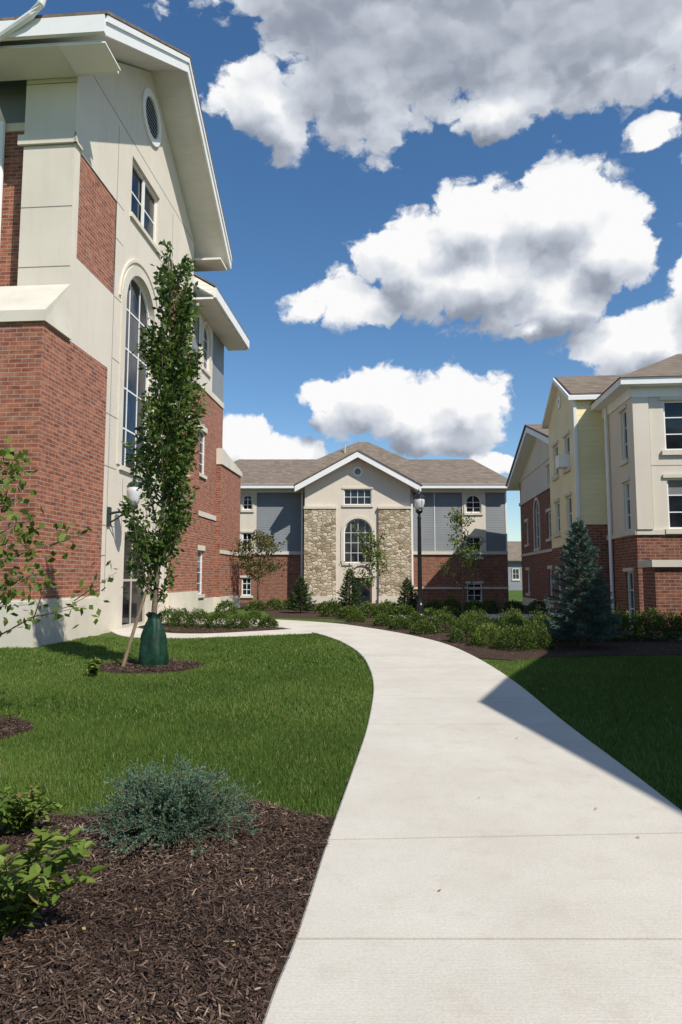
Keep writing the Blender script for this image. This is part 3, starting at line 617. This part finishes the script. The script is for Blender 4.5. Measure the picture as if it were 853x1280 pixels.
# ================================================================== VEGETATION
def add_leaves(parent,P,D,L,W,mat,name='foliage',bias=None):
    V,F=leafquads(P,D,L,W); n=len(P); v=np.clip(rng.normal(.5,.22,n)+(0 if bias is None else bias),0,1)
    arrmesh(name,V,F,mat,np.repeat(v,4),parent)
def columnar_tree():
    e=empty('columnar_tree',(TX,TY,0)); tr=[(0,0,0),(.02,0,.8),(.08,.02,2),(.2,0,4),(.2,.03,6),(.22,0,8.3)]
    tc=catmull(tr,6); rads=np.linspace(.075,.012,len(tc)); parts=[tube([tuple(p) for p in tc],list(rads),10)]
    P=[];D=[];bi=[]
    prof=lambda z:np.interp(z,[.9,1.6,3,4.5,6,7.4,8.2,8.7],[.25,.50,.54,.60,.58,.46,.25,.05])
    for i in range(112):
        z0=rng.uniform(1.15,7.9); base=np.array([np.interp(z0,tc[:,2],tc[:,0]),np.interp(z0,tc[:,2],tc[:,1]),z0])
        az=rng.uniform(0,2*math.pi); Lb=rng.uniform(.7,1.4)*(1 if z0<7 else .6); r=prof(min(z0+Lb*.7,8.6))*rng.uniform(.55,1.2)
        if i<6: r*=1.5; az=math.pi+rng.normal(0,.5); z0=base[2]=rng.uniform(1.3,2.2)
        pts=[]
        for t in np.linspace(0,1,7):
            pts.append(base+np.array([math.cos(az)*r*t**.7,math.sin(az)*r*t**.7,Lb*t*(.55+.45*t)]))
        parts.append(tube([tuple(p) for p in pts],list(np.linspace(.02,.004,7)),5))
        n=int(100*(1 if z0<7 else .7)*(.45 if z0<2 else 1)); t=rng.beta(2.0,1.3,n); pp=np.array(pts); q=np.stack([np.interp(t,np.linspace(0,1,7),pp[:,k]) for k in range(3)],1)
        q+=rng.normal(0,.07,(n,3)); out=q-np.array([base[0],base[1],0]); out[:,2]=rng.normal(.1,.35,n)
        P.append(q); D.append(unit(out)+rng.normal(0,.5,(n,3))); bi.append(np.full(n,rng.normal(0,.14)))
    V,F=merge(parts); pymesh('trunk',V,F,BARK,e,True)
    P=np.concatenate(P);D=np.concatenate(D); add_leaves(e,P,D,rng.uniform(.09,.15,len(P)),rng.uniform(.055,.085,len(P)),LEAF,bias=np.concatenate(bi))
    V,F=tube([(-.5,-.25,-.05),(-.28,-.15,.85),(-.04,-.05,1.75)],[.035,.033,.03],8); pymesh('support_stake',V,F,WOOD,e)
    V,F=tube([(-.08,-.05,1.62),(0.0,-.09,1.6),(.1,-.02,1.6),(.07,.07,1.62),(-.05,.03,1.62)],[.012]*5,6); pymesh('tree_tie',V,F,BLACK,e)
    vs=[];fs=[];N=32;pr=[(.27,.0),(.29,.10),(.285,.22),(.27,.35),(.25,.47),(.225,.60),(.19,.72),(.16,.82),(.125,.90),(.11,.95),(.15,1.02)]
    for k,(r,z) in enumerate(pr):
        for j in range(N):
            t=2*math.pi*j/N; rr=r*(1+.09*math.sin(5*t+k*.35)+.07*math.sin(9*t-k)+.03*math.sin(14*t+k*1.7)); vs.append((TX+.03+rr*math.cos(t)*.95,TY+rr*math.sin(t)*.8,z+.03*math.sin(3*t)*(k>8)+.03))
    for k in range(len(pr)-1):
        for j in range(N): fs.append((k*N+j,k*N+(j+1)%N,(k+1)*N+(j+1)%N,(k+1)*N+j))
    pymesh('tree_watering_bag',vs,fs,BAG,None,True)
columnar_tree()
def small_tree(name,x,y,h,cr,z0,nb,nl,mat,ls,trunk=.05,upright=.5):
    e=empty(name,(x,y,0)); parts=[tube([(0,0,0),(.03,.02,h*.35),(-.03,0,h*.65),(.02,0,h*.95)],[trunk,trunk*.75,trunk*.45,.008],8)]; P=[];bi=[]
    for i in range(nb):
        zb=rng.uniform(z0*.8,h*.85); az=i*2.4+rng.normal(0,.3); f=(zb-z0*.8)/(h-z0*.8); L=cr*(1.1-.75*f)*rng.uniform(.7,1.15)
        pts=[np.array([math.cos(az)*L*t,math.sin(az)*L*t,zb+L*upright*(t**1.1)*1.2]) for t in np.linspace(0,1,6)]
        pts=[p+rng.normal(0,.02,3)*k for k,p in enumerate(pts)]
        parts.append(tube([tuple(p) for p in pts],list(np.linspace(trunk*.35,.005,6)),5))
        for s in range(3):
            t=rng.uniform(.3,.95); q=pts[0]+(pts[-1]-pts[0])*t; d=unit(rng.normal(0,1,(1,3)))[0]*L*.35; d[2]=abs(d[2])
            parts.append(tube([tuple(q),tuple(q+d)],[.008,.003],4)); m=int(nl/nb/4); P.append(q+d*rng.uniform(.2,1.1,(m,1))+rng.normal(0,.07*cr+.03,(m,3))); bi.append(np.full(m,rng.normal(0,.15)))
        m=int(nl/nb/4); pp=np.array(pts); t=rng.uniform(.3,1,m); P.append(np.stack([np.interp(t,np.linspace(0,1,6),pp[:,k]) for k in range(3)],1)+rng.normal(0,.08,(m,3))); bi.append(np.full(m,rng.normal(0,.15)))
    V,F=merge(parts); pymesh('trunk',V,F,BARK,e,True); P=np.concatenate(P); D=rng.normal(0,1,(len(P),3)); D[:,2]-=.4
    add_leaves(e,P,D,rng.uniform(.7,1.3,len(P))*ls,rng.uniform(.5,.8,len(P))*ls,mat,bias=np.concatenate(bi))
small_tree('ornamental_tree',-4.6,38,4.5,1.9,1.5,22,2000,LEAFR,.15,.07,.45)
small_tree('ornamental_tree',1.5,36,4.3,1.25,1.0,18,1100,LEAFY,.14,.05,.9)
small_tree('ornamental_tree',5.15,29,4.7,1.05,1.0,20,1000,LEAFY,.12,.05,.9)
small_tree('ornamental_tree',-4.6,7.85,3.9,1.5,.8,22,1700,LEAFY,.11,.04,.4)
def conifer(name,x,y,h,r,mat,n,ls):
    e=empty(name,(x,y,0)); V,F=tube([(0,0,0),(0,0,h*.97)],[.05*h/3+.02,.006],8); parts=[(V,F)]
    P=[];D=[];bi=[]
    nb=int(40+h*26)
    for i in range(nb):
        f=(i+.5)/nb; f=1-(1-f)**.85; zb=.06*h+f*h*.9; L=r*(1-f)**.85*rng.uniform(.72,1.15)+.04; az=i*2.399+rng.normal(0,.2)
        tip=np.array([math.cos(az)*L,math.sin(az)*L,zb+L*(.12+.5*f)]); b=np.array([0,0,zb]); dv=tip-b
        parts.append(tube([tuple(b),tuple(b+dv*.5+np.array([0,0,-.03*L])),tuple(tip)],[.012,.008,.003],4))
        m=max(20,int(n/nb*(.35+1.3*(1-f)))); t=rng.uniform(.12,1.02,m)**.8; sp=(L*.28*(1.05-t))
        side=np.array([-math.sin(az),math.cos(az),0]); off=rng.uniform(-1,1,m)
        q=b+dv*t[:,None]+side*(off*sp)[:,None]; q[:,2]+=rng.normal(0,.018*h/3,m)-.04*L
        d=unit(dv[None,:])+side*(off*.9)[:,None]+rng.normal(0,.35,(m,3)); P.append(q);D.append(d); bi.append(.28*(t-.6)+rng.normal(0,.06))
    m=40; P.append(np.stack([rng.normal(0,.012,m),rng.normal(0,.012,m),rng.uniform(h*.88,h,m)],1)); D.append(np.stack([rng.normal(0,.5,m),rng.normal(0,.5,m),np.ones(m)],1)); bi.append(np.zeros(m))
    V,F=merge(parts); pymesh('trunk',V,F,BARK,e,True); P=np.concatenate(P)
    add_leaves(e,P,np.concatenate(D),rng.uniform(.7,1.3,len(P))*ls,np.full(len(P),ls*.2),mat,bias=np.concatenate(bi))
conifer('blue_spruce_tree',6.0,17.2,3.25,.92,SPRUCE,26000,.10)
conifer('small_fir_tree',-2.0,34,1.75,.75,FIR,5000,.14)
conifer('small_fir_tree',.39,31.5,2.1,.70,FIR,5000,.14)
conifer('small_fir_tree',3.2,33,1.7,.6,FIR,4000,.14)
def bush(x,y,r,h,mat=BUSH,n=1500,ls=.05,name='round_shrub'):
    e=empty(name,(x,y,0)); u=unit(rng.normal(0,1,(n,3))); u[:,2]=np.abs(u[:,2]); rad=rng.uniform(.55,1.05,n)**.5
    ph=rng.uniform(0,6,3); az=np.arctan2(u[:,1],u[:,0]); lump=1+.10*np.sin(4*az+ph[0])*np.sin(3*u[:,2]*2+ph[1])+.06*np.sin(9*az+ph[2])
    P=u*(rad*lump)[:,None]*np.array([r,r,h]); P[:,2]+=.02; D=u+rng.normal(0,.6,(n,3)); D[:,2]+=.3
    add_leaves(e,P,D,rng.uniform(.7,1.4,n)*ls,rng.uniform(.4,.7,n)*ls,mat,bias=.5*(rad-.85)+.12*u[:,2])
    st=[]
    for i in range(7):
        a=rng.uniform(0,6.28); st.append(tube([(0,0,0),(math.cos(a)*r*.5,math.sin(a)*r*.5,h*.7)],[.012,.004],4))
    V,F=merge(st); pymesh('stems',V,F,BARK,e)
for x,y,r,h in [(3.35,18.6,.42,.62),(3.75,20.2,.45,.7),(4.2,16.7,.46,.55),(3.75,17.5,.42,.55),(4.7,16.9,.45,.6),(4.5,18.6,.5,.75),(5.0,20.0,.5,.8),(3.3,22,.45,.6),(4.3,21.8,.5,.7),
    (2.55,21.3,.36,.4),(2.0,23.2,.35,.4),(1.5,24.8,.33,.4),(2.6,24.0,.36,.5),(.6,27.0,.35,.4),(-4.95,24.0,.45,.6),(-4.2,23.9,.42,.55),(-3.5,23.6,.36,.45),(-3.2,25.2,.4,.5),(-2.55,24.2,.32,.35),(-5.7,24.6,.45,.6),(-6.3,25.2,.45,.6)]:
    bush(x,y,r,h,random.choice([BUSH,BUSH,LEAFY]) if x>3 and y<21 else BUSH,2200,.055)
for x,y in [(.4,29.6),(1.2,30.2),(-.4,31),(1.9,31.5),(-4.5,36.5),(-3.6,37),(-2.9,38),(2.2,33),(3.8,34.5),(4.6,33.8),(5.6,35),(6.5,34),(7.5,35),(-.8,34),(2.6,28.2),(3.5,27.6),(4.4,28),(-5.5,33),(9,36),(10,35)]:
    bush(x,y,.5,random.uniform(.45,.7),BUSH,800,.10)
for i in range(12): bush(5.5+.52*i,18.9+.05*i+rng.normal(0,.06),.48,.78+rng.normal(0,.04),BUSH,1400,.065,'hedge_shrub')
def juniper(x,y):
    e=empty('juniper_shrub',(x,y,.03)); P=[];D=[];bi=[];st=[]
    for i in range(320):
        az=rng.uniform(0,6.283); el=rng.uniform(.12,1.35); L=rng.uniform(.25,.55)*(1.05-.20*el); d0=np.array([math.cos(az)*math.cos(el),math.sin(az)*math.cos(el),math.sin(el)])
        pts=[]; 
        for t in np.linspace(0,1,6):
            p=d0*L*t; p=p+np.array([math.cos(az)*.05*t*t,math.sin(az)*.05*t*t,.05*math.sin(t*3)]); pts.append(p+np.array([math.cos(az)*.04,math.sin(az)*.04,.0]))
        pts=np.array(pts); st.append(tube([tuple(p) for p in pts],list(np.linspace(.004,.0015,6)),4))
        for k in range(7):
            t0=rng.uniform(.3,1.0); b=np.array([np.interp(t0,np.linspace(0,1,6),pts[:,j]) for j in range(3)])
            dd=unit((d0+rng.normal(0,.45,3)+np.array([0,0,.25]))[None,:])[0]; l2=rng.uniform(.05,.11)
            m=26; t=rng.uniform(0,1,m); P.append(b+dd*l2*t[:,None]); D.append(dd+rng.normal(0,.55,(m,3))); bi.append(.45*(t0-.75)+.25*(t-.5)+rng.normal(0,.09))
    V,F=merge(st); pymesh('stems',V,F,BARK,e); P=np.concatenate(P)
    add_leaves(e,P,np.concatenate(D),rng.uniform(.014,.028,len(P)),np.full(len(P),.0052),JUN,bias=np.concatenate(bi))
juniper(-1.14,4.78)
def leafy_plant(x,y,h,spread,n,mat,name,ls=.05,seed=0):
    e=empty(name,(x,y,.03)); st=[];P=[];D=[];bi=[]
    for i in range(n):
        az=rng.uniform(0,6.283); L=h*rng.uniform(.65,1.1); s=spread*rng.uniform(.2,1)
        pts=np.array([[math.cos(az)*s*t**1.3,math.sin(az)*s*t**1.3,L*(t-.18*t*t*s/spread)] for t in np.linspace(0,1,7)]); st.append(tube([tuple(p) for p in pts],list(np.linspace(.005,.0018,7)),5))
        m=int(16*L/h)+5; t=np.linspace(.2,1,m)
        q=np.stack([np.interp(t,np.linspace(0,1,7),pts[:,j]) for j in range(3)],1)
        a=az+np.where(np.arange(m)%2==0,1.3,-1.3)+rng.normal(0,.6,m)
        for rep in range(2):
            P.append(q+rng.normal(0,.004,(m,3))); D.append(np.stack([np.cos(a+rep*2.2),np.sin(a+rep*2.2),rng.normal(.25,.35,m)],1)); bi.append(.5*(t-.6)+rng.normal(0,.1))
    V,F=merge(st); pymesh('stems',V,F,BARK,e); P=np.concatenate(P);D=unit(np.concatenate(D)); n=len(P)
    R=unit(np.cross(D,np.array([0,0,1.])+rng.normal(0,.3,(n,3)))); U=np.cross(R,D); L=(rng.uniform(.7,1.3,n)*ls)[:,None]; W=L*.22
    V=np.stack([P,P+D*L*.35+R*W+U*L*.07,P+D*L*.7+R*W*.8+U*L*.04,P+D*L-U*L*.12,P+D*L*.7-R*W*.8+U*L*.04,P+D*L*.35-R*W+U*L*.07],1).reshape(-1,3)
    b=np.arange(n)[:,None]*6; F=np.concatenate([b+np.array([0,1,2,3]),b+np.array([0,3,4,5])]); v=np.clip(rng.normal(.5,.18,n)+np.concatenate(bi),0,.98)
    arrmesh('foliage',V,F,mat,np.repeat(v,6),e)
leafy_plant(-1.58,3.42,.52,.40,22,LEAFY,'leafy_shrub',.075)
leafy_plant(-2.15,4.75,.30,.3,16,LEAFY,'leafy_shrub',.06)
leafy_plant(-4.35,12.2,.3,.2,6,LEAFY,'leafy_shrub',.08)
def treeline():
    n=26000; x=rng.uniform(-160,200,n); y=rng.uniform(150,165,n); hh=7+3*np.sin(x*.13)+2*np.sin(x*.41+1)+rng.normal(0,.8,n); z=np.clip(rng.random(n)**.7*hh,0,None)
    V,F=leafquads(np.stack([x,y,z],1),rng.normal(0,1,(n,3)),rng.uniform(1,2.4,n),rng.uniform(.8,1.8,n)); arrmesh('distant_trees',V,F,BUSH,np.repeat(np.clip(rng.normal(.4,.2,n),0,1),4))
treeline()
# ================================================================== STREET LAMP
def street_lamp(x,y):
    e=empty('street_lamp',(x,y,0))
    V,F=lathe([(.24,0),(.24,.08),(.20,.10),(.19,.35),(.15,.42),(.13,.75),(.10,.82),(.085,.9),(.075,1.0),(.055,3.9),(.075,3.93),(.075,4.0),(.05,4.03),(.05,4.12),(.12,4.18),(.14,4.24),(.13,4.27)],16); pymesh('post',V,F,BLACK,e,False)
    V,F=lathe([(.11,4.27),(.17,4.38),(.21,4.52),(.215,4.62),(.19,4.70)],20); pymesh('globe',V,F,GLOBE,e,True)
    V,F=lathe([(.235,4.70),(.23,4.73),(.17,4.80),(.10,4.86),(.05,4.89),(.035,4.93),(.045,4.97),(.02,5.03),(.005,5.08)],20); pymesh('cap',V,F,BLACK,e,False)
    fl=[]
    for k in range(10):
        t=k*math.tau/10; fl.append(tube([(math.cos(t)*.075,math.sin(t)*.075,1.0),(math.cos(t)*.056,math.sin(t)*.056,3.9)],[.010,.008],4))
    for k in range(4):
        t=k*math.tau/4+.4; fl.append(tube([(math.cos(t)*.12,math.sin(t)*.12,4.27),(math.cos(t)*.222,math.sin(t)*.222,4.56),(math.cos(t)*.205,math.sin(t)*.205,4.70)],[.010]*3,5))
    V,F=merge(fl); pymesh('fluting_and_ribs',V,F,BLACK,e)
street_lamp(2.92,25.4)
def wall_lantern(x,y,z):
    e=empty('wall_lantern',(x,y,z))
    V,F=merge([tube([(-.75,0,-.55),(-.45,0,-.50),(-.15,0,-.55),(0,0,-.42)],[.045,.04,.035,.04],8),tube([(-.75,0,-.85),(-.5,0,-.7),(-.3,0,-.53)],[.03]*3,6),
        lathe([(.03,-.45),(.12,-.40),(.15,-.32),(.14,-.28)],12),lathe([(.24,.30),(.18,.42),(.06,.50),(.04,.56),(.05,.60),(.01,.68)],12)])
    pymesh('bracket',V,F,GREENM,e)
    V,F=lathe([(.13,-.28),(.20,-.1),(.23,.12),(.22,.30)],16); pymesh('globe',V,F,GLOBE,e,True)
    pymesh('wall_plate',[(-.80,-.12,-.95),(-.74,-.12,-.95),(-.74,.12,-.95),(-.80,.12,-.95),(-.80,-.12,-.35),(-.74,-.12,-.35),(-.74,.12,-.35),(-.80,.12,-.35)],[(0,3,2,1),(4,5,6,7),(0,1,5,4),(1,2,6,5),(2,3,7,6),(3,0,4,7)],GREENM,e)
wall_lantern(-6.66,21.8,4.35)
# ================================================================== SUN / WORLD / CAMERA
SAZ=Vector((.67,-.74)).normalized(); EL=math.radians(47)
sd=Vector((SAZ.x*math.cos(EL),SAZ.y*math.cos(EL),math.sin(EL)))
L=bpy.data.lights.new('sun','SUN'); L.energy=5.0; L.angle=math.radians(.5); L.color=(1,.95,.87)
lo=bpy.data.objects.new('sun',L); COL.objects.link(lo); lo.rotation_euler=sd.to_track_quat('Z','Y').to_euler(); lo.location=(20,-20,30)
w=bpy.data.worlds.new('World'); sc.world=w; w.use_nodes=True; nt=w.node_tree; bg=nt.nodes['Background']
sky=nt.nodes.new('ShaderNodeTexSky'); sky.sky_type='NISHITA'; sky.sun_disc=False; sky.sun_elevation=EL; sky.sun_rotation=math.atan2(SAZ.x,SAZ.y)
sky.air_density=1.0; sky.dust_density=.3; sky.ozone_density=2.0
# cloud masses: (tan azimuth, slope, half width, half height)
blobs=[(-.115,.735,.085,.075),(.017,.80,.15,.125),(.19,.84,.21,.15),(.40,.87,.23,.145),(-.034,.93,.17,.09),(.24,.735,.11,.06),(.22,1.03,.5,.16),
(.4835,.69,.045,.028),(.205,.455,.19,.075),(.105,.485,.085,.070),(.201,.54,.075,.065),(.3245,.555,.105,.080),(.405,.50,.075,.075),(.02,.412,.085,.038),(.33,.43,.125,.055),(.47,.355,.13,.068),(.56,.43,.07,.08),
(.0998,.245,.125,.062),(.185,.262,.068,.058),(.052,.275,.07,.045),(.152,.205,.085,.028),(-.035,.27,.038,.022),(-.103,.185,.08,.025),(-.1446,.205,.038,.038),(.2176,.165,.045,.016),(.285,.372,.028,.018),
(.75,.65,.22,.2)]
g=bpy.data.node_groups.new('cloud_shape','ShaderNodeTree')
g.interface.new_socket('P',in_out='INPUT',socket_type='NodeSocketVector'); g.interface.new_socket('D',in_out='OUTPUT',socket_type='NodeSocketFloat')
gi=g.nodes.new('NodeGroupInput'); go=g.nodes.new('NodeGroupOutput'); P2=gi.outputs[0]
m=None
for tx,s,rx,ry in blobs:
    az=math.atan(tx); c=math.cos(az)
    d=vm(g,'LENGTH',vm(g,'MULTIPLY',vm(g,'SUBTRACT',P2,(az,s*c,0)),(1/(rx*c*c),1/(ry*c),0)))
    if m is None: m=d
    else:
        n_=g.nodes.new('ShaderNodeMath'); n_.operation='SMOOTH_MIN'; g.links.new(m,n_.inputs[0]); g.links.new(d,n_.inputs[1]); n_.inputs[2].default_value=.12; m=n_.outputs[0]
g.links.new(ma(g,'SUBTRACT',1.05,m),go.inputs[0])
h=bpy.data.node_groups.new('cloud_puffs','ShaderNodeTree')
h.interface.new_socket('P',in_out='INPUT',socket_type='NodeSocketVector'); h.interface.new_socket('D',in_out='OUTPUT',socket_type='NodeSocketFloat')
hi=h.nodes.new('NodeGroupInput'); ho=h.nodes.new('NodeGroupOutput'); Q=hi.outputs[0]
def vor(scale):
    v=h.nodes.new('ShaderNodeTexVoronoi'); v.voronoi_dimensions='2D'; v.feature='F1'; v.inputs['Scale'].default_value=scale; h.links.new(Q,v.inputs['Vector'])
    return ma(h,'SUBTRACT',.30,ma(h,'POWER',v.outputs['Distance'],2.))
pf=ma(h,'MULTIPLY',ma(h,'SUBTRACT',noise(h,Q,9,4,.5,dim='2D'),.5),1.0)
pf=ma(h,'ADD',pf,ma(h,'MULTIPLY',vor(15),.62)); pf=ma(h,'ADD',pf,ma(h,'MULTIPLY',vor(34),.26))
h.links.new(pf,ho.inputs[0])
tc=nt.nodes.new('ShaderNodeTexCoord'); sp=nt.nodes.new('ShaderNodeSeparateXYZ'); nt.links.new(tc.outputs['Generated'],sp.inputs[0])
X,Y,Z=sp.outputs; az=ma(nt,'ARCTAN2',X,Y); hh=ma(nt,'SQRT',ma(nt,'ADD',ma(nt,'MULTIPLY',X,X),ma(nt,'MULTIPLY',Y,Y))); tt=ma(nt,'DIVIDE',Z,ma(nt,'MAXIMUM',hh,.05))
cb=nt.nodes.new('ShaderNodeCombineXYZ'); nt.links.new(az,cb.inputs[0]); nt.links.new(tt,cb.inputs[1]); PP=cb.outputs[0]
wf=noise(nt,PP,24,4,.55,'Color','2D'); PP=vm(nt,'ADD',PP,vm(nt,'MULTIPLY',vm(nt,'SUBTRACT',wf,(.5,.5,.5)),(.038,.028,0)))
def grp(gr,v):
    n=nt.nodes.new('ShaderNodeGroup'); n.node_tree=gr; nt.links.new(v,n.inputs[0]); return n.outputs[0]
S1=grp(g,PP); S2=grp(g,vm(nt,'ADD',PP,(.014,.055,0)))
F1=grp(h,PP); F2=grp(h,vm(nt,'ADD',PP,(.008,.020,0)))
fine=ma(nt,'MULTIPLY',ma(nt,'SUBTRACT',noise(nt,PP,60,4,.65,dim='2D'),.5),.40)
D1=ma(nt,'ADD',ma(nt,'ADD',S1,F1),fine)
cov=maprange(nt,D1,-.02,.24,0,1,True)
big=ma(nt,'MULTIPLY',ma(nt,'SUBTRACT',S1,S2),.62)
sml=ma(nt,'MULTIPLY',ma(nt,'SUBTRACT',F1,F2),.42)
lit=ma(nt,'ADD',ma(nt,'ADD',.60,big),sml,clamp=True)
lit=ma(nt,'ADD',lit,ma(nt,'MULTIPLY',maprange(nt,D1,.0,.5,1,0,True),.12),clamp=True)
thick=ma(nt,'MULTIPLY',maprange(nt,S1,.15,.75,0,1,True),maprange(nt,tt,.70,.84,.10,.55,True))
lit=ma(nt,'MULTIPLY',lit,ma(nt,'SUBTRACT',1.,thick))
cc=ramp(nt,lit,[(0,(.21,.24,.31)),(.28,(.34,.38,.46)),(.55,(.66,.70,.77)),(.80,(1.,1.,1.))])
cc=mixc(nt,1.,cc,(8.8,8.8,8.8),'MULTIPLY')
hs=nt.nodes.new('ShaderNodeHueSaturation'); hs.inputs['Saturation'].default_value=1.22; hs.inputs['Value'].default_value=1.2; nt.links.new(sky.outputs[0],hs.inputs['Color'])
nt.links.new(mixc(nt,cov,hs.outputs[0],cc),bg.inputs['Color']); bg.inputs['Strength'].default_value=.11
cam=bpy.data.cameras.new('camera'); cam.lens=24; cam.sensor_width=36; cam.clip_end=2000; cam.clip_start=.05
co=bpy.data.objects.new('camera',cam); COL.objects.link(co); co.location=(0,0,1.75); co.rotation_euler=(math.radians(90+5.49),0,0); sc.camera=co
sc.view_settings.view_transform='Standard'; sc.view_settings.look='None'; sc.view_settings.exposure=0
